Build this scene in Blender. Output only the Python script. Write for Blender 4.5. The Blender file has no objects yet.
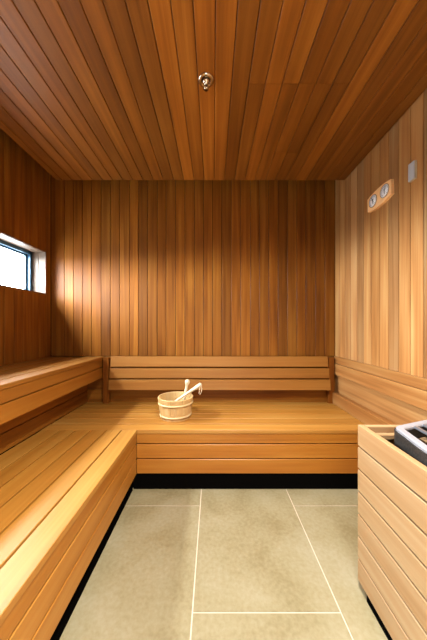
import bpy, math, random
from mathutils import Vector, Matrix
random.seed(7)
R = random.Random(11)
K = .5
SKY, DIM, SPOT_W = 150.0, .03, 450
LAMP = (1, .965, .91)
S = bpy.context.scene
COL = S.collection
V = Vector
PI = math.pi

# ------------------------------------------------------------------ materials
def lin(r, g, b):
    f = lambda c: (c / 12.92) if c <= 0.04045 else ((c + 0.055) / 1.055) ** 2.4
    return (f(r / 255), f(g / 255), f(b / 255), 1)

def new_mat(name):
    m = bpy.data.materials.new(name)
    m.use_nodes = True
    nt = m.node_tree
    return m, nt, nt.nodes['Principled BSDF']

def wood(name, dark, mid, light, rough=0.42, streak=1.0, spec=0.4, k=None):
    k = K if k is None else k
    dark, mid, light = [tuple(c * k for c in q[:3]) + (1,) for q in (dark, mid, light)]
    if 'cedar' in name:
        dark, mid, light = [(q[0], q[1] * .98, q[2] * .84, 1) for q in (dark, mid, light)]
    m, nt, p = new_mat(name)
    N, L = nt.nodes.new, nt.links.new
    at = N('ShaderNodeAttribute'); at.attribute_name = 'guv'
    sep = N('ShaderNodeSeparateXYZ'); L(at.outputs['Vector'], sep.inputs[0])

    def coords(kx, ky, kz):
        c = N('ShaderNodeCombineXYZ')
        for i, k in enumerate((kx, ky, kz)):
            mm = N('ShaderNodeMath'); mm.operation = 'MULTIPLY'; mm.inputs[1].default_value = k
            L(sep.outputs[i], mm.inputs[0]); L(mm.outputs[0], c.inputs[i])
        return c
    n1 = N('ShaderNodeTexNoise'); n1.inputs['Scale'].default_value = 1
    n1.inputs['Detail'].default_value = 4; n1.inputs['Roughness'].default_value = 0.55
    n1.inputs['Distortion'].default_value = 0.6
    L(coords(30, .8, 1).outputs[0], n1.inputs['Vector'])
    n2 = N('ShaderNodeTexNoise'); n2.inputs['Scale'].default_value = 1
    n2.inputs['Detail'].default_value = 2
    L(coords(260, 5, 3).outputs[0], n2.inputs['Vector'])
    n3 = N('ShaderNodeTexNoise'); n3.inputs['Scale'].default_value = 1
    n3.inputs['Detail'].default_value = 1
    L(coords(6, 1.6, 2).outputs[0], n3.inputs['Vector'])
    a = N('ShaderNodeMix'); a.data_type = 'FLOAT'; a.inputs[0].default_value = 0.35
    L(n1.outputs[0], a.inputs[2]); L(n3.outputs[0], a.inputs[3])
    ramp = N('ShaderNodeValToRGB')
    e = ramp.color_ramp.elements
    w = 0.22 / max(streak, 0.01)
    e[0].position = 0.5 - w; e[0].color = dark
    e[1].position = 0.5 + w; e[1].color = light
    x = e.new(0.5); x.color = mid
    L(a.outputs[0], ramp.inputs[0])
    mr = N('ShaderNodeMapRange'); mr.inputs[3].default_value = 0.9; mr.inputs[4].default_value = 1.1
    L(n2.outputs[0], mr.inputs[0])
    mul = N('ShaderNodeMix'); mul.data_type = 'RGBA'; mul.blend_type = 'MULTIPLY'; mul.inputs[0].default_value = 1
    L(ramp.outputs[0], mul.inputs[6]); L(mr.outputs[0], mul.inputs[7])
    ta = N('ShaderNodeAttribute'); ta.attribute_name = 'tint'
    mul2 = N('ShaderNodeMix'); mul2.data_type = 'RGBA'; mul2.blend_type = 'MULTIPLY'; mul2.inputs[0].default_value = 1
    L(mul.outputs[2], mul2.inputs[6]); L(ta.outputs['Color'], mul2.inputs[7])
    L(mul2.outputs[2], p.inputs['Base Color'])
    rr = N('ShaderNodeMapRange'); rr.inputs[3].default_value = rough - 0.06; rr.inputs[4].default_value = rough + 0.1
    L(n2.outputs[0], rr.inputs[0]); L(rr.outputs[0], p.inputs['Roughness'])
    p.inputs['Specular IOR Level'].default_value = spec
    b = N('ShaderNodeBump'); b.inputs['Strength'].default_value = 0.08; b.inputs['Distance'].default_value = 0.002
    L(n2.outputs[0], b.inputs['Height']); L(b.outputs[0], p.inputs['Normal'])
    return m

def plain(name, col, rough=0.5, metal=0.0, spec=0.5):
    m, nt, p = new_mat(name)
    p.inputs['Base Color'].default_value = col
    p.inputs['Roughness'].default_value = rough
    p.inputs['Metallic'].default_value = metal
    p.inputs['Specular IOR Level'].default_value = spec
    return m

def speckle(name, c1, c2, scale, rough, metal=0.0, bump=0.3):
    m, nt, p = new_mat(name)
    N, L = nt.nodes.new, nt.links.new
    tc = N('ShaderNodeTexCoord')
    n = N('ShaderNodeTexNoise'); n.inputs['Scale'].default_value = scale; n.inputs['Detail'].default_value = 3
    L(tc.outputs['Object'], n.inputs['Vector'])
    r = N('ShaderNodeValToRGB'); r.color_ramp.elements[0].position = 0.4; r.color_ramp.elements[0].color = c1
    r.color_ramp.elements[1].position = 0.6; r.color_ramp.elements[1].color = c2
    L(n.outputs[0], r.inputs[0]); L(r.outputs[0], p.inputs['Base Color'])
    p.inputs['Roughness'].default_value = rough; p.inputs['Metallic'].default_value = metal
    b = N('ShaderNodeBump'); b.inputs['Strength'].default_value = bump; b.inputs['Distance'].default_value = 0.002
    L(n.outputs[0], b.inputs['Height']); L(b.outputs[0], p.inputs['Normal'])
    return m

def tile_mat():
    m, nt, p = new_mat('stone_tile')
    N, L = nt.nodes.new, nt.links.new
    tc = N('ShaderNodeTexCoord')
    n1 = N('ShaderNodeTexNoise'); n1.inputs['Scale'].default_value = 2.6; n1.inputs['Detail'].default_value = 7
    n1.inputs['Roughness'].default_value = 0.62; n1.inputs['Distortion'].default_value = 0.4
    n2 = N('ShaderNodeTexNoise'); n2.inputs['Scale'].default_value = 55; n2.inputs['Detail'].default_value = 4
    L(tc.outputs['Object'], n1.inputs['Vector']); L(tc.outputs['Object'], n2.inputs['Vector'])
    a = N('ShaderNodeMix'); a.data_type = 'FLOAT'; a.inputs[0].default_value = 0.3
    L(n1.outputs[0], a.inputs[2]); L(n2.outputs[0], a.inputs[3])
    r = N('ShaderNodeValToRGB')
    e = r.color_ramp.elements
    TL = [tuple(c * .5 for c in q[:3]) + (1,) for q in TILE]
    e[0].position = 0.36; e[0].color = TL[0]
    e[1].position = 0.66; e[1].color = TL[2]
    x = e.new(0.5); x.color = TL[1]
    L(a.outputs[0], r.inputs[0]); L(r.outputs[0], p.inputs['Base Color'])
    mr = N('ShaderNodeMapRange'); mr.inputs[3].default_value = 0.38; mr.inputs[4].default_value = 0.58
    L(n1.outputs[0], mr.inputs[0]); L(mr.outputs[0], p.inputs['Roughness'])
    b = N('ShaderNodeBump'); b.inputs['Strength'].default_value = 0.06; b.inputs['Distance'].default_value = 0.002
    L(n2.outputs[0], b.inputs['Height']); L(b.outputs[0], p.inputs['Normal'])
    return m

TILE = [lin(162, 143, 100), lin(184, 168, 126), lin(200, 186, 150)]
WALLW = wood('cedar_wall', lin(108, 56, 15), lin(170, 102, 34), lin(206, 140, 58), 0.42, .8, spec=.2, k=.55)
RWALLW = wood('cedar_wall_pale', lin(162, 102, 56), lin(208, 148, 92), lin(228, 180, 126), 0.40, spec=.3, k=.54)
CEILW = wood('cedar_ceiling', lin(88, 48, 13), lin(132, 78, 25), lin(160, 102, 40), 0.42, .8, spec=.25, k=.88)
BENCHW = wood('cedar_bench', lin(178, 110, 38), lin(210, 146, 64), lin(228, 174, 96), 0.42, 0.7)
BOXW = wood('pale_softwood', lin(212, 160, 104), lin(230, 182, 128), lin(240, 202, 152), 0.5, 1.1, k=.42)
PAILW = wood('pail_pine', lin(222, 176, 108), lin(238, 196, 132), lin(244, 212, 162), 0.5, .8, k=.66)
LADLEW = wood('ladle_birch', lin(226, 200, 160), lin(238, 216, 180), lin(242, 226, 198), 0.5, k=.75)
PLAQUEW = wood('plaque_pine', lin(206, 156, 100), lin(220, 174, 120), lin(230, 188, 138), 0.5, k=1.35)
REVEALW = wood('window_lining', lin(122, 98, 80), lin(134, 112, 94), lin(146, 126, 108), 0.5)
BACKER = plain('dark_backing', lin(16, 8, 4), 0.9, spec=0.0)
GROUT = plain('grout', lin(196, 178, 156), 0.8)
TILEM = tile_mat()
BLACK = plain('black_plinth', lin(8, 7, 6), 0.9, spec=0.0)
ALU = plain('blue_grey_frame', lin(58, 92, 118), 0.35, 0.3)
CHROME = plain('chrome', lin(200, 190, 175), 0.18, 1.0)
DARKM = plain('dark_metal', lin(40, 26, 20), 0.4, 0.6)
SILVER = plain('silver_plastic', lin(186, 190, 196), 0.4, 0.2)
SILVER2 = plain('sensor_beige', lin(190, 174, 146), 0.5)
DIAL = plain('dial_white', lin(244, 246, 250), 0.45)
INK = plain('dial_ink', lin(30, 34, 48), 0.5)
BEZEL = plain('dial_bezel', lin(150, 112, 84), 0.4)
ROPE = plain('cord', lin(196, 180, 150), 0.8)
HOOP = plain('pail_hoop', lin(206, 182, 134), 0.45)
RIMM = plain('heater_rim', lin(140, 140, 146), 0.4, 0.15)
STEEL = plain('heater_steel', lin(160, 168, 182), 0.28, 0.85)
CASING = speckle('heater_casing', lin(8, 7, 7), lin(46, 43, 40), 170, 0.55, 0.1)
STONE = speckle('sauna_stone', lin(70, 52, 34), lin(120, 94, 62), 30, 0.85)
PAINT = plain('outside_render', lin(210, 210, 205), 0.8)

def glass_mat():
    m = bpy.data.materials.new('clear_glass'); m.use_nodes = True
    nt = m.node_tree; nt.nodes.clear()
    o = nt.nodes.new('ShaderNodeOutputMaterial'); mx = nt.nodes.new('ShaderNodeMixShader')
    t = nt.nodes.new('ShaderNodeBsdfTransparent'); g = nt.nodes.new('ShaderNodeBsdfGlossy')
    g.inputs['Roughness'].default_value = 0.02
    t.inputs[0].default_value = (0.96, 0.98, 0.98, 1)
    fr = nt.nodes.new('ShaderNodeFresnel'); fr.inputs[0].default_value = 1.45
    ge = nt.nodes.new('ShaderNodeNewGeometry'); sb = nt.nodes.new('ShaderNodeMath'); sb.operation = 'SUBTRACT'; sb.inputs[0].default_value = 1
    mu = nt.nodes.new('ShaderNodeMath'); mu.operation = 'MULTIPLY'
    nt.links.new(ge.outputs['Backfacing'], sb.inputs[1]); nt.links.new(sb.outputs[0], mu.inputs[0]); nt.links.new(fr.outputs[0], mu.inputs[1])
    nt.links.new(mu.outputs[0], mx.inputs[0]); nt.links.new(t.outputs[0], mx.inputs[1])
    nt.links.new(g.outputs[0], mx.inputs[2]); nt.links.new(mx.outputs[0], o.inputs[0])
    return m
GLASS = glass_mat()

# ------------------------------------------------------------------ mesh builder
X, Y, Z = V((1, 0, 0)), V((0, 1, 0)), V((0, 0, 1))

class MB:
    def __init__(s):
        s.v, s.f, s.g, s.t, s.mi, s.sm = [], [], [], [], [], []

    def add(s, vs, fs, gs=None, tint=(1, 1, 1), mat=0, smooth=False):
        n = len(s.v)
        s.v += [tuple(a) for a in vs]
        s.g += [tuple(a) for a in (gs or [(0, 0, 0)] * len(vs))]
        s.t += [tuple(tint) + (1,)] * len(vs)
        for f in fs:
            s.f.append([i + n for i in f]); s.mi.append(mat); s.sm.append(smooth)

    def board(s, o, lv, L, wv, W, tv, T, ch=0.003, tint=None, mat=0, var=0.1):
        """a plank from corner o: length L along lv, width W along wv, thickness T along tv, eased long edges"""
        o = V(o); ch = min(ch, W * .4, T * .4)
        pr = [(ch, 0), (W - ch, 0), (W, ch), (W, T - ch), (W - ch, T), (ch, T), (0, T - ch), (0, ch)]
        seed = R.uniform(0, 90)
        off = R.uniform(0, 9)
        if tint is None:
            tint = rt(var)
        vs, gs = [], []
        for l in (0, L):
            for a, b in pr:
                vs.append(o + lv * l + wv * a + tv * b); gs.append((a + b * .8, l + off, seed))
        fs = [[i, (i + 1) % 8, (i + 1) % 8 + 8, i + 8] for i in range(8)]
        fs += [list(range(7, -1, -1)), list(range(8, 16))]
        if wv.cross(tv).dot(lv) < 0:
            fs = [f[::-1] for f in fs]
        s.add(vs, fs, gs, tint, mat)

    def box(s, a, b, mat=0, ch=0.0, tint=(1, 1, 1)):
        a, b = V(a), V(b)
        d = b - a
        if ch:
            s.board(a, X, d.x, Y, d.y, Z, d.z, ch, tint, mat)
            return
        vs = [V((x, y, z)) for x in (a.x, b.x) for y in (a.y, b.y) for z in (a.z, b.z)]
        fs = [[0, 1, 3, 2], [4, 6, 7, 5], [0, 4, 5, 1], [2, 3, 7, 6], [0, 2, 6, 4], [1, 5, 7, 3]]
        s.add(vs, fs, [(v.x + v.y, v.z, 0) for v in vs], tint, mat)

    def lathe(s, prof, c, axis=Z, n=48, mat=0, tint=(1, 1, 1), smooth=True, closed=False):
        c = V(c); ax = V(axis).normalized()
        u = ax.orthogonal().normalized(); w = ax.cross(u)
        vs, gs = [], []
        for r, h in prof:
            for i in range(n):
                t = 2 * PI * i / n
                vs.append(c + ax * h + (u * math.cos(t) + w * math.sin(t)) * r); gs.append((t * max(r, .01), h, 3))
        m = len(prof); fs = []
        for j in range(m if closed else m - 1):
            k = (j + 1) % m
            for i in range(n):
                q = (i + 1) % n
                fs.append([j * n + i, j * n + q, k * n + q, k * n + i])
        if not closed:
            if prof[0][0] > 1e-6: fs.append([i for i in range(n)][::-1])
            if prof[-1][0] > 1e-6: fs.append([(m - 1) * n + i for i in range(n)])
        s.add(vs, fs, gs, tint, mat, smooth)

    def tube(s, pts, radii, n=12, mat=0, tint=(1, 1, 1), flat=1.0, side=None):
        pts = [V(p) for p in pts]
        vs, gs = [], []
        acc = 0
        for i, p in enumerate(pts):
            d = (pts[min(i + 1, len(pts) - 1)] - pts[max(i - 1, 0)]).normalized()
            if i: acc += (p - pts[i - 1]).length
            sd = V(side) if side is not None else (Y if abs(d.y) < .9 else X)
            u = (sd - d * sd.dot(d)).normalized(); w = d.cross(u)
            r = radii[i] if isinstance(radii, (list, tuple)) else radii
            for k in range(n):
                t = 2 * PI * k / n
                vs.append(p + u * math.cos(t) * r + w * math.sin(t) * r * flat); gs.append((t * r, acc, 5))
        fs = []
        for j in range(len(pts) - 1):
            for k in range(n):
                q = (k + 1) % n
                fs.append([j * n + k, j * n + q, (j + 1) * n + q, (j + 1) * n + k])
        fs.append(list(range(n))[::-1]); fs.append([(len(pts) - 1) * n + k for k in range(n)])
        s.add(vs, fs, gs, tint, mat, True)

    def prism(s, outline, o, u, w, n, T, ch=0.003, mat=0, tint=(1, 1, 1), along='u'):
        """closed outline (list of (a,b)) in plane o+u*a+w*b, extruded T along n, front edge eased"""
        o = V(o); u, w, n = V(u), V(w), V(n)
        k = len(outline)
        cx = sum(a for a, b in outline) / k; cy = sum(b for a, b in outline) / k
        ring = []
        def shrink(q):
            res = []
            for i in range(k):
                a0, b0 = outline[i - 1]; a1, b1 = outline[i]; a2, b2 = outline[(i + 1) % k]
                tx, ty = a2 - a0, b2 - b0
                L = math.hypot(tx, ty) or 1
                res.append((a1 - ty / L * q, b1 + tx / L * q))
            return res
        rings = [(outline, 0), (outline, T - ch), (shrink(ch), T)]
        vs, gs = [], []
        for pl, h in rings:
            for a, b in pl:
                vs.append(o + u * a + w * b + n * h)
                gs.append((b, a, 2) if along == 'u' else (a, b, 2))
        fs = []
        for j in range(2):
            for i in range(k):
                q = (i + 1) % k
                fs.append([j * k + i, j * k + q, (j + 1) * k + q, (j + 1) * k + i])
        fs.append(list(range(k))[::-1]); fs.append([2 * k + i for i in range(k)])
        s.add(vs, fs, gs, tint, mat)

    def build(s, name, mats, parent=None, loc=None):
        me = bpy.data.meshes.new(name)
        off = V(loc) if loc is not None else V((0, 0, 0))
        me.from_pydata([tuple(V(v) - off) for v in s.v], [], s.f)
        a = me.attributes.new('guv', 'FLOAT_VECTOR', 'POINT')
        a.data.foreach_set('vector', [c for g in s.g for c in g])
        t = me.attributes.new('tint', 'FLOAT_COLOR', 'POINT')
        t.data.foreach_set('color', [c for g in s.t for c in g])
        if not isinstance(mats, (list, tuple)): mats = [mats]
        for m in mats: me.materials.append(m)
        me.polygons.foreach_set('material_index', s.mi)
        me.polygons.foreach_set('use_smooth', s.sm)
        me.update()
        import bmesh
        bm = bmesh.new(); bm.from_mesh(me)
        bmesh.ops.recalc_face_normals(bm, faces=bm.faces); bm.to_mesh(me); bm.free()
        o = bpy.data.objects.new(name, me)
        COL.objects.link(o)
        if parent is not None:
            o.parent = parent
            o.location = off - base_of(parent)
        else:
            o.location = off
        return o

def base_of(o):
    p = V(o.location)
    while o.parent:
        o = o.parent; p += V(o.location)
    return p

def rt(var=0.1):
    k = 1 + R.uniform(-var, var)
    h = R.uniform(-var, var) * .35
    return (k * (1 + h * .4), k, k * (1 - h * 1.2))

def thing(name, label, cat, loc=(0, 0, 0), group=None):
    o = bpy.data.objects.new(name, None); COL.objects.link(o)
    o.location = loc; o.empty_display_size = .1
    return tag(o, label, cat, group)

def tag(o, label, cat, group=None):
    o['label'] = label; o['category'] = cat
    if group: o['group'] = group
    return o

def struct(o):
    o['kind'] = 'structure'
    return o

# ------------------------------------------------------------------ key dimensions (camera at x=0,y=0, z=1.18 looking along +y)
XL, XR, YB, YF = -1.605, 1.20, 2.42, -1.0
ZC, ZTOP = 2.51, 2.70
HB, HU = 0.432, 0.880
YBF = 1.763
XLF = -0.55
XUF = -1.077
WT = 0.016          # cladding thickness
P = 0.0925          # cladding pitch

# ------------------------------------------------------------------ floor
mb = MB()
mb.box((XL - .05, YF - .05, -.06), (XR + .05, YB + .05, -.002), 1)
g = 0.0027
xs = [-1.923, -1.311, -.699, -.087, .525, 1.137, 1.749]
for i in range(len(xs) - 1):
    y0 = 1.009 if i == 3 else 1.609
    for k in range(-3, 2):
        a = max(xs[i] + g, XL - .04); b = min(xs[i + 1] - g, XR + .04)
        c = max(y0 + k * 1.2 + g, YF - .04); d = min(y0 + (k + 1) * 1.2 - g, YB + .04)
        if b - a > .01 and d - c > .01:
            mb.box((a, c, -.01), (b, d, 0), 0)
struct(mb.build('floor', [TILEM, GROUT]))

# ------------------------------------------------------------------ walls
# back wall: vertical boards above, horizontal boards behind the benches
mb = MB()
mb.box((XL - .12, YB + WT, -.02), (XR + .12, YB + .10, ZTOP + .05), 1)
edges = [333.5, 324.9, 315.5, 305.8, 296.8, 287.4, 278, 268.7, 259.3, 250.3, 240.6, 231.2, 221.8, 212.5, 203.5, 194.4,
         185, 175.6, 166, 157.3, 147.5, 138.5, 129.5, 119.5, 110.3, 101, 91.4, 82.3, 73.3, 64.3, 55, 46]
bt = [.92, .86, .84, .95, .9, .78, 1.05, .98, 1.0, 1.14, 1.12, .78, .94, 1.0, .96, 1.02,
      .98, .96, .84, .8, .74, 1.08, 1.0, .94, .78, 1.06, 1.04, 1.0, 1.03, 1.0, .96]
for i in range(len(edges) - 1):
    x1 = (edges[i] - 213.5) / 245 * YB; x0 = (edges[i + 1] - 213.5) / 245 * YB
    if i == 0: x1 = XR
    x0 = max(x0, XL)
    k = bt[i]; h = R.uniform(-.05, .05)
    mb.board((x0 + .002, YB + WT, HU + .004), Z, ZTOP - HU - .004, X, x1 - x0 - .004, -Y, WT, .0015, (k * (1 + h * .4), k, k * (1 - h * 1.6)))
z = HU
while z > 0:
    zz = max(z - .108, 0)
    mb.board((XL, YB + WT, zz + .001), X, XR - XL, Z, z - zz - .003, -Y, WT, .002, rt(.08))
    z -= .108
struct(mb.build('wall_back', [WALLW, BACKER]))

# right wall
mb = MB()
mb.box((XR + WT, YF - .12, -.02), (XR + .10, YB + .10, ZTOP + .05), 1)
y = YB; i = 0
rtint = [.9, 1.04, .96, 1.12, .8, 1.06, .98, 1.1, .84, 1.08, 1.14, .72, .98, 1.04, .96, 1.02, .94]
while y > YF:
    y0 = max(y - P, YF)
    k = rtint[i % len(rtint)]; h = R.uniform(-.06, .06)
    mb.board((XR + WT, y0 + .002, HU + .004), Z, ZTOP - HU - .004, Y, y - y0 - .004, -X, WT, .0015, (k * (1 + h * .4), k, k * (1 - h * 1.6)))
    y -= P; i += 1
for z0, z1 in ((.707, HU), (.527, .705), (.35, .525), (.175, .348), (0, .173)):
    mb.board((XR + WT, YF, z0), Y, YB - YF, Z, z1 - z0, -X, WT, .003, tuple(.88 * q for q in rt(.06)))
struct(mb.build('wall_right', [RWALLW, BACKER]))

# left wall with the long window opening
WY0, WY1, WZ0, WZ1 = 1.0, 2.343, 1.491, 1.885
mb = MB()
def lbox(y0, y1, z0, z1):
    mb.box((XL - .18, y0, z0), (XL - WT, y1, z1), 1)
lbox(YF - .12, WY0 - .012, -.02, ZTOP + .05); lbox(WY1 + .012, YB + .10, -.02, ZTOP + .05)
lbox(WY0 - .012, WY1 + .012, -.02, WZ0 - .012); lbox(WY0 - .012, WY1 + .012, WZ1 + .012, ZTOP + .05)
y = 2.343 + P
while y > YF:
    y0 = max(y - P, YF); y1 = min(y, YB)
    tn = rt(.1)
    segs = [(0, ZTOP)]
    if y1 - .001 > WY0 and y0 + .001 < WY1:
        segs = [(0, WZ0), (WZ1, ZTOP)]
    for z0, z1 in segs:
        mb.board((XL - WT, y0 + .0035, z0), Z, z1 - z0, Y, y1 - y0 - .007, X, WT, .0015, tn)
    y -= P
struct(mb.build('wall_left', [WALLW, BACKER]))

# window: timber lining, metal frame, pane
win = bpy.data.objects.new('window_1', None); COL.objects.link(win); win.location = (XL, (WY0 + WY1) / 2, WZ0); struct(win)
mb = MB()
RD = .14
for a, b in ((0, .07), (.0715, RD)):          # two boards deep on each jamb, head and sill
    x0 = XL - b
    mb.board((x0, WY1, WZ0), Z, WZ1 - WZ0, X, b - a, Y, .010, .002, rt(.05))
    mb.board((x0, WY0 - .010, WZ0), Z, WZ1 - WZ0, X, b - a, Y, .010, .002, rt(.05))
    mb.board((x0, WY0 - .010, WZ1), Y, WY1 - WY0 + .02, X, b - a, Z, .010, .002, rt(.05))
    mb.board((x0, WY0 - .010, WZ0 - .010), Y, WY1 - WY0 + .02, X, b - a, Z, .010, .002, rt(.05))
mb.build('lining', REVEALW, win)
mb = MB()
fx0, fx1 = XL - .175, XL - RD + .012
fw = .030
for a, b in (((fx0, WY0, WZ0), (fx1, WY1, WZ0 + .022)), ((fx0, WY0, WZ1 - fw), (fx1, WY1, WZ1)),
             ((fx0, WY0, WZ0), (fx1, WY0 + fw, WZ1)), ((fx0, WY1 - fw, WZ0), (fx1, WY1, WZ1))):
    mb.box(a, b)
for a, b in (((fx0, WY0 + fw, WZ0 + .022), (fx0 + .018, WY1 - fw, WZ0 + .034)), ((fx0, WY0 + fw, WZ1 - fw - .016), (fx0 + .018, WY1 - fw, WZ1 - fw)),
             ((fx0, WY1 - fw - .016, WZ0), (fx0 + .018, WY1 - fw, WZ1)), ((fx0, WY0 + fw, WZ0), (fx0 + .018, WY0 + fw + .016, WZ1))):
    mb.box(a, b)
mb.build('frame', ALU, win)
mb = MB()
mb.box((fx0 + .006, WY0 + .02, WZ0 + .01), (fx0 + .012, WY1 - .02, WZ1 - .02))
mb.build('pane', GLASS, win)

# front wall behind the camera with a tall glass door
DX0, DX1, DZ = DOOR = (-.45, .35, 2.05)
mb = MB()
x = XL
while x < XR:
    x1 = min(x + P, XR)
    z0 = DZ if (x1 > DX0 and x < DX1) else 0
    mb.board((x + .0012, YF - WT, z0), Z, ZTOP - z0, X, x1 - x - .0024, Y, WT, .003, rt(.1))
    x += P
mb.box((XL - .12, YF - .1, -.02), (DX0, YF - WT, ZTOP + .05), 1)
mb.box((DX1, YF - .1, -.02), (XR + .1, YF - WT, ZTOP + .05), 1)
mb.box((DX0, YF - .1, DZ), (DX1, YF - WT, ZTOP + .05), 1)
struct(mb.build('wall_front', [WALLW, BACKER]))
dr = bpy.data.objects.new('door_1', None); COL.objects.link(dr); dr.location = (0, YF, 0); struct(dr)
mb = MB()
mb.box((DX0, YF - .03, .005), (DX1, YF - .02, DZ))
mb.build('glass_panel', GLASS, dr)
mb = MB()
mb.lathe([(.014, -.2), (.014, .2)], (.45, YF + .03, 1.0), Z, 16)
mb.lathe([(.008, 0), (.008, .055)], (.45, YF - .022, .85), Y, 12); mb.lathe([(.008, 0), (.008, .055)], (.45, YF - .022, 1.15), Y, 12)
mb.build('handle', CHROME, dr)

# ------------------------------------------------------------------ ceiling: lowered board ceiling with an open margin at the back and left
mb = MB()
CX0, CX1, CY1 = -1.436, XR - .004, 2.236
mb.box((CX0, YF, ZC + WT), (CX1, CY1 - .004, ZC + .05), 1)
# colour of each board, from the centre line to the right and to the left
ct = {0: 1.22, 1: .92, 2: 1.0, 3: 1.22, 4: 1.08, 5: 1.0, 6: .92, 7: .86, 8: 1.1, 9: .9, 10: 1.0, 11: .9, 12: .9,
      -1: 1.3, -2: 1.1, -3: 1.28, -4: .86, -5: .82, -6: 1.06, -7: .8, -8: .98, -9: .8, -10: .98, -11: 1.0, -12: .86, -13: .94, -14: .9, -15: .85, -16: .8}
k = -16
while True:
    x0 = .008 + k * P; x1 = x0 + P
    if x0 >= CX1 - .005: break
    if x1 > CX0 + .004:
        a, b = max(x0, CX0), min(x1, CX1)
        cuts = [YF, CY1]
        if 2 <= k <= 7: cuts = [YF, 1.346, CY1]
        if k in (5, 6): cuts = [YF, 1.346, 1.88, CY1]
        if k in (-6, -9): cuts = [YF, .2, CY1]
        for c0, c1 in zip(cuts[:-1], cuts[1:]):
            t = .96 * ct.get(k, .9) ** (1.6 if k > -4 else .9) * R.uniform(.95, 1.05); h = R.uniform(-.05, .05)
            mb.board((a + .0015, c0 + .001, ZC), Y, c1 - c0 - .002, X, b - a - .003, Z, WT, .003, (t * (1 + h * .3), t, t * (1 - h * 1.5)))
    k += 1
struct(mb.build('ceiling', [CEILW, BACKER]))
mb = MB()
mb.box((XL - .18, YF - .12, ZTOP), (XR + .12, YB + .12, ZTOP + .05), 0)
struct(mb.build('ceiling_slab', [BACKER]))

# ------------------------------------------------------------------ benches
GP = .005
def rows(mb, o, lv, L, wv, W, tv, T, n, gap=GP, ch=.004, tints=None, var=.1):
    w = (W - gap * (n - 1)) / n
    for i in range(n):
        mb.board(V(o) + wv * (i * (w + gap)), lv, L, wv, w, tv, T, ch, tints[i] if tints else rt(var))

ST = .028
# lower bench along the back wall
b = thing('sauna_bench', 'lower cedar bench along the back wall with the bucket standing on it', 'bench', ((XL + XR) / 2, 2.09, 0))
mb = MB()
d = (YB - YBF) / 6
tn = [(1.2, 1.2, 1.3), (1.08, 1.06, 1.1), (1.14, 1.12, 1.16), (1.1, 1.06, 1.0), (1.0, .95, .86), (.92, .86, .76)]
for i in range(6):
    y0 = YBF + i * d
    x0 = -1.238; x1 = 1.196
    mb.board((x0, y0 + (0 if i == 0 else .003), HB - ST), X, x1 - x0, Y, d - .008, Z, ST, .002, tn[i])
mb.build('seat', BENCHW, b)
mb = MB()
zt = HB - ST - .001
ap = [(1.12, .88, .52), (1.14, .90, .54), (1.14, .94, .62)]
for z0, z1 in ((.3335, zt), (.2255, .3255), (.116, .2175)):
    mb.board((XLF - .003, YBF + .004, z0), X, 1.199 - XLF, Z, z1 - z0, Y, .022, .002, ap.pop())
mb.build('apron', BENCHW, b)
mb = MB()
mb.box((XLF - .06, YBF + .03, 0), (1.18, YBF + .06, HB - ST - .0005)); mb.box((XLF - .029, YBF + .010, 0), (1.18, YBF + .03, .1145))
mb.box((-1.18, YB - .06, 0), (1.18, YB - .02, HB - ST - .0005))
mb.build('support_frame', BLACK, b)

# lower bench along the left wall
b = thing('sauna_bench', 'long lower cedar bench below the window wall running toward the viewer', 'bench', (-.88, .4, 0))
mb = MB()
YN = -.75
w = (.66) / 6
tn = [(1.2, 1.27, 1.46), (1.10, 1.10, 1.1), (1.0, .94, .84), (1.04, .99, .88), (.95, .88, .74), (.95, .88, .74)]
ap = [(1.15, 1.05, .9), (1.10, .98, .78), (1.0, .85, .56)]
for i in range(6):
    x1 = XLF - i * w
    e = .03 if i == 5 else 0
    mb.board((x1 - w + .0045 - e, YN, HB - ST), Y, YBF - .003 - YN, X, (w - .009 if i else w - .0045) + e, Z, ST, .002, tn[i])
mb.build('seat', BENCHW, b)
mb = MB()
for z0, z1 in ((.3335, zt), (.2255, .3255), (.116, .2175)):
    mb.board((XLF - .026, YN, z0), Y, YBF - .001 - YN, Z, z1 - z0, X, .022, .002, ap.pop())
mb.build('apron', BENCHW, b)
mb = MB()
for y in (-.6, .5, 1.5):
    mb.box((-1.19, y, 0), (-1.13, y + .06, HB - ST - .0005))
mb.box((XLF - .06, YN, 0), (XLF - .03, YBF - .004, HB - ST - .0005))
mb.build('support_frame', BLACK, b)

# upper bench along the left wall, with the boarded riser below it
b = thing('sauna_bench', 'upper cedar bench along the window wall above the long lower bench', 'bench', (-1.34, .6, 0))
mb = MB()
rows(mb, (XL + .002, YN, HU - ST), Y, YB - YN - .002, X, XUF - XL - .002, Z, ST, 5, tints=[(.8, .7, .55), (.84, .74, .6), (.78, .68, .54), (.86, .76, .62), (.8, .7, .55)], ch=.004)
mb.build('seat', BENCHW, b)
mb = MB()
mb.board((XUF - .026, YN, .782), Y, YB - .003 - YN, Z, HU - ST - .783, X, .022, .002, (.86, .74, .56))
mb.board((XUF - .026, YN, .678), Y, YB - .003 - YN, Z, .098, X, .024, .002, (.92, .76, .5))
mb.build('apron', BENCHW, b)
mb = MB()
z = HB + .006 - .005
for i in range(4):
    z1 = min(z + .115, HU - ST - .002)
    mb.board((-1.262, YN, z), Y, YB - .004 - YN, Z, z1 - z - .005, X, .02, .002, rt(.08))
    z += .115
mb.build('riser', WALLW, b)
mb = MB()
for y in (-.6, .5, 1.5):
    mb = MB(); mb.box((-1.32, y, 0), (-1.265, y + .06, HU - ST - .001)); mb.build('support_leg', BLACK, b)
    mb = MB(); mb.box((-1.58, y, 0), (-1.53, y + .06, HU - ST - .001)); mb.build('support_leg', BLACK, b)

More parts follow.
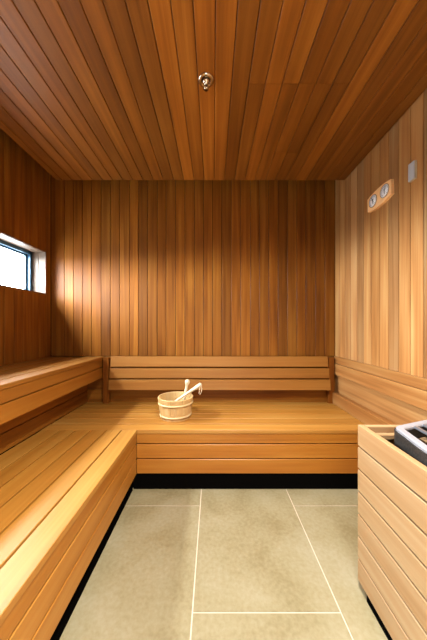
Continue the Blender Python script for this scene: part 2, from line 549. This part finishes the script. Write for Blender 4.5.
# leaning backrest on the back wall, three rails on two posts
b = thing('backrest', 'three rail cedar backrest leaning against the back wall behind the bucket', 'backrest', (.06, 2.38, HB))
mb = MB()
top, bot = V((0, 2.362, .888)), V((0, 2.322, .569))
ax = (top - bot); Ls = ax.length; ax.normalize(); nrm = V((0, -ax.z, ax.y)).normalized()
hs = [(.0, .1005), (.1115, .208), (.2195, Ls)]
tn = [(.86, .76, .68), (.84, .74, .66), (.88, .78, .70)]
for (h0, h1), t_, (xa, xb) in zip(hs, tn, ((-.998, 1.112), (-.994, 1.106), (-.990, 1.100))):
    o = bot + ax * h0 + V((xa, 0, 0))
    mb.board(o - nrm * .022, X, xb - xa, ax, h1 - h0, nrm, .022, .004, t_)
mb.build('rails', BENCHW, b)
for xp in (-1.07, 1.112):
    mb = MB()
    mb.board((xp, 2.366, HB), Z, .44, X, .055, Y, .05, .003, (.8, .7, .6))
    mb.build('post', WALLW, b)

# right wall: backrest rails and the skirting above the bench
b = thing('backrest', 'two rail cedar backrest along the right wall beside the heater', 'backrest', (1.19, 1.7, .7))
mb = MB()
YE = 1.13
mb.board((XR, YE, .818), Y, YB - .012 - YE, Z, .066, -X, .016, .003, (.78, .70, .60))
mb.board((XR, YE, .708), Y, YB - .012 - YE, Z, .108, -X, .024, .004, (.86, .79, .70))
mb.build('rails', RWALLW, b)
mb = MB()
mb.board((XR, YE, HB), Y, YB - .01 - YE, Z, .108, -X, .05, .004, (.76, .66, .54))
struct(mb.build('baseboard_right', RWALLW))

# ------------------------------------------------------------------ heater guard (pale timber box)
BX, BY1, BY0, BZ = .65, 1.103, .34, .741
g_ = thing('heater_guard', 'pale plank box around the heater in the front right corner', 'guard box', (.92, .72, 0))
SP=0
def planks(name, o, lv, L, tv):
    mb = MB()
    for i in range(7):
        z1 = BZ - i * .1005
        mb.board(V(o) + V((0, 0, z1 - .0975)), lv, L, Z, .0928, tv, .024, .002, gt[i])
    mb.build(name, BOXW, g_)
gt = [(1.04, 1.04, 1.04), (1.0, 1.0, 1.0), (1.03, 1.03, 1.02), (1.0, 1.0, .98), (.98, .97, .95), (1.0, .99, .97), (.95, .92, .88)]
planks('side_panel', (BX + .024, BY0, 0), Y, BY1 - BY0, -X)
planks('back_panel', (BX + .025, BY1 - .024, 0), X, 1.19 - BX - .025, Y)
planks('front_panel', (BX + .025, BY0 + .0245, 0), X, 1.19 - BX - .025, -Y)
mb = MB()
for a, b_ in (((BX + .026, BY1 - .047, .05), (BX + .052, BY1 - .026, .708)), ((BX + .026, BY0 + .026, .05), (BX + .052, BY0 + .047, .708)), ((1.16, BY1 - .047, .05), (1.186, BY1 - .026, .708))):
    mb = MB(); mb.box(a, b_, ch=.002); mb.build('corner_batten', BOXW, g_)
mb = MB()
mb.box((BX + .053, BY1 - .05, .69), (BX + .15, BY1 - .026, .712), ch=.003)
mb.build('cleat', BOXW, g_)
mb = MB()
mb.box((BX + .006, BY0 + .03, 0), (BX + .06, BY1 - .055, .038)); mb.box((BX + .027, BY0 + .03, .03), (BX + .06, BY1 - .055, .5))
mb.box((BX + .06, BY1 - .09, 0), (1.185, BY1 - .055, .06))
mb.build('plinth', BLACK, g_)

# ------------------------------------------------------------------ heater
HZ = .780
HP = [(.716, .985), (.681, .80), (.692, .58), (1.13, .58), (1.165, .78), (1.13, .985), (.93, 1.064)]   # plan of the six sided casing, counter-clockwise
u, w_ = X, Y
def rpoly(inset, r, n=6):
    k = len(HP); q = []
    for i in range(k):                                  # inset every side, meet neighbours
        (ax_, ay), (bx_, by), (cx_, cy) = HP[i - 1], HP[i], HP[(i + 1) % k]
        d1 = V((bx_ - ax_, by - ay)).normalized(); d2 = V((cx_ - bx_, cy - by)).normalized()
        n1, n2 = V((-d1.y, d1.x)), V((-d2.y, d2.x))
        q.append(V((bx_, by)) + (n1 + n2) * (inset / (1 + n1.dot(n2))))
    pts = []
    for i in range(k):
        p = q[i]; a = (q[i - 1] - p); c = (q[(i + 1) % k] - p)
        t = min(r, a.length * .45, c.length * .45)
        p0, p1 = p + a.normalized() * t, p + c.normalized() * t
        for m in range(n + 1):
            f = m / n
            pts.append(tuple(p0 * (1 - f) ** 2 + p * 2 * f * (1 - f) + p1 * f ** 2))
    return pts
h_ = thing('sauna_heater', 'electric sauna heater with white rim and steel grille inside the plank box', 'heater', (.92, .80, .2))
O0 = V((0, 0, 0))
def ringmesh(rings):
    k = len(rings[0][0]); vs = []; fs = []
    for ring, zz in rings:
        vs += [(a, b_, zz) for a, b_ in ring]
    for j in range(len(rings)):
        for i in range(k):
            q = (i + 1) % k; jj = (j + 1) % len(rings)
            fs.append([j * k + i, j * k + q, jj * k + q, jj * k + i])
    m = MB(); m.add(vs, fs); return m
ri = .034
ringmesh([(rpoly(0, .035), HZ - .112), (rpoly(0, .035), HZ - .012), (rpoly(.024, .02), HZ - .012), (rpoly(.024, .02), HZ - .112)]).build('casing', CASING, h_)
mb = MB(); mb.prism(rpoly(.03, .03), O0 + Z * .20, X, Y, Z, HZ - .20 - .112, .004); mb.build('body', DARKM, h_)
ringmesh([(rpoly(.006, .03), HZ - .012), (rpoly(.006, .03), HZ - .004), (rpoly(.010, .028), HZ), (rpoly(ri - .004, .018), HZ),
          (rpoly(ri, .016), HZ - .004), (rpoly(ri, .016), HZ - .012)]).build('rim', RIMM, h_)
mb = MB(); mb.prism(rpoly(.026, .02), O0 + Z * (HZ - .108), X, Y, Z, .05, .001); mb.build('heat_tray', STONE, h_)
def far_edge(x): return (.985 + (x - .716) * .369 if x < .93 else 1.064 - (x - .93) * .395) - ri
for i in range(6):
    x0 = .802 + i * .052
    ye = far_edge(x0) + .002; L = ye - .618
    dv = V((-.06, -1, 0)).normalized(); pv = V((1, -.06, 0)).normalized()
    mb = MB(); mb.board(V((x0, ye, HZ - .012)), dv, L, pv, .019, Z, .010, .004, (1, 1, 1)); mb.build('grille_bar', STEEL, h_)
for p in ((.78, .9), (1.08, .9), (.78, .66), (1.08, .66)):
    mb = MB(); mb.lathe([(.012, 0), (.012, .2)], (p[0], p[1], 0), Z, 12); mb.build('foot', DARKM, h_)

# ------------------------------------------------------------------ bucket
bc = V((-.313, 2.03, HB))
bk = thing('bucket', 'round pale wooden stave bucket standing on the back bench', 'bucket', bc)
BH = .168
def rad(z): return .122 + (.146 - .122) * z / BH
mb = MB()
ns = 18
for i in range(ns):
    a0 = 2 * PI * i / ns + .006; a1 = 2 * PI * (i + 1) / ns - .006
    vs, gs = [], []
    zs = [0, .05, .11, BH - .003, BH]
    sd = R.uniform(0, 50)
    m = 4
    tn = rt(.07)
    cols = []
    for zz in zs:
        sh = .002 if zz == BH else 0
        for r in (rad(zz) - sh, rad(zz) - .014 + sh):
            for j in range(m):
                t = a0 + (a1 - a0) * j / (m - 1)
                rr = r - (.0015 if j in (0, m - 1) and r > rad(zz) - .01 else 0)
                vs.append(bc + V((rr * math.cos(t), rr * math.sin(t), zz))); gs.append((t * .14, zz, sd))
    fs = []
    lv_ = 2 * m
    ring = list(range(m)) + list(range(2 * m - 1, m - 1, -1))
    for q in range(len(zs) - 1):
        for j in range(lv_):
            e0, e1 = ring[j], ring[(j + 1) % lv_]
            fs.append([q * lv_ + e0, q * lv_ + e1, (q + 1) * lv_ + e1, (q + 1) * lv_ + e0])
    fs.append(ring[::-1]); fs.append([(len(zs) - 1) * lv_ + e for e in ring])
    mb.add(vs, fs, gs, tn)
mb.lathe([(.0, .012), (.108, .012), (.108, .022), (0, .022)], bc, Z, 40)
mb.build('staves', PAILW, bk)
for zh in (.026, .122):
    mb = MB()
    prof = [(rad(zh - .007) - .001, zh - .007), (rad(zh) + .0045, zh - .006), (rad(zh) + .006, zh), (rad(zh) + .0045, zh + .006), (rad(zh + .007) - .001, zh + .007)]
    mb.lathe(prof, bc, Z, 64, closed=True)
    mb.build('hoop', HOOP, bk)

# ladle resting over the rim
l_ = thing('ladle', 'pale wooden ladle with cord loop leaning over the bucket rim', 'ladle', (-.36, 2.02, .50))
mb = MB()
e0, e1 = V((-.335, 2.01, .548)), V((-.098, 2.035, .700))
pts = [e0.lerp(e1, t) for t in (0, .2, .5, .75, .9, .97, 1.0)]
mb.tube(pts, [.012, .013, .016, .021, .025, .022, .010], 16, flat=.7)
mb.build('handle', LADLEW, l_)
mb = MB()
ob = V((-.365, 2.005, .505))
mb.lathe([(0, 0), (.026, .002), (.040, .014), (.045, .034), (.046, .048), (.042, .048), (.040, .034), (.034, .018), (0, .010)], ob, V((-.25, 0, 1)), 32)
mb.build('bowl', LADLEW, l_)
mb = MB()
c0 = e0.lerp(e1, .95)
pts = [c0 + V(q) for q in ((.0, -.018, .0), (.010, -.022, -.004), (.014, -.02, -.03), (.008, -.02, -.062), (-.004, -.02, -.078), (-.008, -.02, -.06), (-.004, -.02, -.03), (0, -.018, -.008))]
mb.tube(pts, .0032, 8)
mb.build('cord', ROPE, l_)
# second utensil with a rounded knob
k_ = thing('wooden_spoon', 'pale wooden spoon standing upright in the bucket with knobbed handle end', 'spoon', (-.25, 2.075, .46))
mb = MB()
s0, s1 = V((-.262, 2.07, .48)), V((-.219, 2.10, .722))
ts = (0, .35, .6, .74, .80, .86, .91, .955, .985, 1.0)
mb.tube([s0.lerp(s1, t) for t in ts], [.011, .012, .013, 0.0115, .0115, .018, .0225, .021, .013, .003], 16)
mb.build('handle', LADLEW, k_)
mb = MB()
q0 = s0 + (s0 - s1).normalized() * .02
mb.tube([s0, q0 - Z * .0, q0 + V((-.002, 0, -.004))], [.012, .017, .008], 12, flat=.5)
mb.build('paddle', LADLEW, k_)

# ------------------------------------------------------------------ thermometer plaque on the right wall
tc_ = V((XR, 1.750, 2.101))
t_ = thing('wall_thermometer', 'pale wooden thermometer plaque with two round white dials on right wall', 'thermometer', tc_)
def barrel(y0, y1, he, hm, yc, half):
    pts = []
    n = 12
    f = lambda yy: hm - (hm - he) * ((yy - yc) / half) ** 2
    for i in range(n + 1):
        yy = y0 + (y1 - y0) * i / n; pts.append((yy, -f(yy)))
    for i in range(n, -1, -1):
        yy = y0 + (y1 - y0) * i / n; pts.append((yy, f(yy)))
    return pts
mb = MB()
mb.prism(barrel(-.123, .123, .050, .066, 0, .123), tc_, Y, Z, -X, .025, .004)
mb.build('plaque', PLAQUEW, t_)
for dy in (-.068, .055):
    c = tc_ + V((-.025, dy, .003))
    mb = MB(); mb.lathe([(.0445, 0), (.0445, .003), (.042, .004), (.0405, .003), (.0405, 0)], c, -X, 40)
    bz = mb.build('bezel', BEZEL, t_)
    mb = MB(); mb.lathe([(.0405, 0), (.0405, .0016), (0, .0016)], c, -X, 40)
    dl = mb.build('dial', DIAL, t_)
    mb = MB()
    for i in range(17):
        a = math.radians(-50 + 280 * i / 16)
        dv = V((0, math.cos(a), math.sin(a))); pv = V((0, -math.sin(a), math.cos(a)))
        L = .008 if i % 4 == 0 else .006
        mb.board(c + dv * (.036 - L) - pv * .0013 - X * .0016, dv, L, pv, .0026, -X, .0006, .0001, (1, 1, 1))
    for yy, zz, ww in ((-.010, .008, .02), (-.008, -.012, .016), (-.005, -.022, .010)):   # small printed marks, unreadable in the photo
        mb.board(c + V((-.0016, yy, zz)), Y, ww, Z, .005, -X, .0005, .0001, (1, 1, 1))
    mb.build('scale', INK, dl)
    mb = MB()
    a = math.radians(115 if dy < 0 else 70)
    dv = V((0, math.cos(a), math.sin(a))); pv = V((0, -math.sin(a), math.cos(a)))
    mb.board(c - dv * .008 - pv * .0018 - X * .0024, dv, .038, pv, .0036, -X, .0008, .0002, (1, 1, 1))
    mb.lathe([(.004, .0016), (.004, .0036), (0, .004)], c, -X, 16)
    mb.build('needle', INK, dl)

t_.rotation_euler = (math.radians(-3.2), 0, 0)
# sensor box
s_ = thing('temperature_sensor', 'small flat silver sensor box on the right wall above the thermometer', 'sensor', (XR, 1.467, 2.105))
mb = MB(); mb.box((XR - .013, 1.444, 2.052), (XR, 1.490, 2.160), ch=.001)
mb.build('housing', SILVER2, s_)
mb = MB(); mb.box((XR - .017, 1.446, 2.054), (XR - .013, 1.489, 2.158), ch=.001)
mb.build('cover', SILVER, s_)

# sprinkler head in the ceiling
sp = thing('sprinkler_head', 'small chrome sprinkler head in the middle of the board ceiling', 'sprinkler', (-.04, 1.325, ZC))
c = V((-.04, 1.325, ZC))
mb = MB(); mb.lathe([(.042, 0), (.042, .003), (.036, .007), (.026, .009), (.024, .004), (.0, .004)], c, -Z, 48)
mb.build('escutcheon', CHROME, sp)
mb = MB(); mb.lathe([(.019, .004), (.019, .012), (.014, .016), (.010, .018), (.010, .026), (0, .026)], c, -Z, 32)
mb.build('body', CHROME, sp)
mb = MB()
for s in (-1, 1):
    mb.tube([c + V((s * .008, 0, -.024)), c + V((s * .010, 0, -.034)), c + V((s * .004, 0, -.046)), c + V((0, 0, -.048))], .0022, 8)
mb.build('arms', CHROME, sp)
mb = MB(); mb.lathe([(0, .047), (.013, .047), (.014, .049), (0, .050)], c, -Z, 24)
mb.build('deflector', CHROME, sp)
mb = MB(); mb.lathe([(.0035, .026), (.0035, .046)], c, -Z, 12)
mb.build('bulb', DARKM, sp)

# ------------------------------------------------------------------ light
W = bpy.data.worlds.new('sky'); S.world = W; W.use_nodes = True
bg = W.node_tree.nodes['Background']
bg.inputs[0].default_value = (.93, .97, 1.0, 1)
# bright open sky outside the window, dimmer towards the entrance side and below the horizon
wn, wl = W.node_tree.nodes.new, W.node_tree.links.new
tcw = wn('ShaderNodeTexCoord'); sp3 = wn('ShaderNodeSeparateXYZ'); wl(tcw.outputs['Generated'], sp3.inputs[0])
m1 = wn('ShaderNodeMapRange'); m1.interpolation_type = 'SMOOTHSTEP'
for i, v in ((1, -.92), (2, -.52), (3, DIM), (4, 1.0)): m1.inputs[i].default_value = v
wl(sp3.outputs[1], m1.inputs[0])
m2 = wn('ShaderNodeMapRange'); m2.interpolation_type = 'SMOOTHSTEP'
for i, v in ((1, -.12), (2, .02), (3, .17), (4, 1.0)): m2.inputs[i].default_value = v
wl(sp3.outputs[2], m2.inputs[0])
mm = wn('ShaderNodeMath'); mm.operation = 'MULTIPLY'; wl(m1.outputs[0], mm.inputs[0]); wl(m2.outputs[0], mm.inputs[1])
ms = wn('ShaderNodeMath'); ms.operation = 'MULTIPLY'; ms.inputs[1].default_value = SKY; wl(mm.outputs[0], ms.inputs[0])
wl(ms.outputs[0], bg.inputs[1])

def portal(loc, rot, sx, sy):
    ld = bpy.data.lights.new('portal', 'AREA'); ld.shape = 'RECTANGLE'; ld.size = sx; ld.size_y = sy
    ld.cycles.is_portal = True
    o = bpy.data.objects.new('daylight_portal', ld); COL.objects.link(o); o.location = loc; o.rotation_euler = rot
    return o
portal((XL - .19, (WY0 + WY1) / 2, (WZ0 + WZ1) / 2), (0, -PI / 2, 0), WZ1 - WZ0, WY1 - WY0)
portal(((DX0 + DX1) / 2, YF - .06, DZ / 2), (PI / 2, 0, 0), DX1 - DX0, DZ)

# recessed downlight in the ceiling above the viewer
lx, ly = .25, .58
dn = thing('ceiling_light', 'recessed round downlight in the board ceiling above the open floor', 'light', (lx, ly, ZC))
mb = MB(); mb.lathe([(.055, 0), (.055, .003), (.045, .004), (.043, 0)], (lx, ly, ZC), -Z, 32, closed=True); mb.build('trim_ring', SILVER, dn)
LENS = plain('lamp_lens', (1, .97, .92, 1)); LENS.node_tree.nodes['Principled BSDF'].inputs['Emission Color'].default_value = (1, .96, .9, 1)
LENS.node_tree.nodes['Principled BSDF'].inputs['Emission Strength'].default_value = 8
mb = MB(); mb.lathe([(.043, 0), (.043, .002), (0, .002)], (lx, ly, ZC), -Z, 32); mb.build('lens', LENS, dn)
ld = bpy.data.lights.new('downlight', 'SPOT'); ld.energy = SPOT_W; ld.color = LAMP; ld.spot_size = math.radians(124); ld.spot_blend = .9; ld.shadow_soft_size = .04
o = bpy.data.objects.new('downlight', ld); COL.objects.link(o); o.parent = dn; o.location = (0, 0, -.02)

# ------------------------------------------------------------------ camera
cam = bpy.data.cameras.new('camera'); co = bpy.data.objects.new('camera', cam); COL.objects.link(co)
co.location = (0, 0, 1.18); co.rotation_euler = (PI / 2, 0, 0)
cam.sensor_fit = 'VERTICAL'; cam.sensor_height = 36; cam.sensor_width = 36 * 427 / 640
cam.lens = 36 * 245 / 640; cam.shift_y = 6 / 640; cam.clip_start = .02
S.camera = co
S.view_settings.view_transform = 'Standard'; S.view_settings.look = 'None'
S.view_settings.exposure = 0; S.view_settings.gamma = 1; S.view_settings.use_curve_mapping = False
S.cycles.use_denoising = True
S.cycles.max_bounces = 8; S.cycles.diffuse_bounces = 2
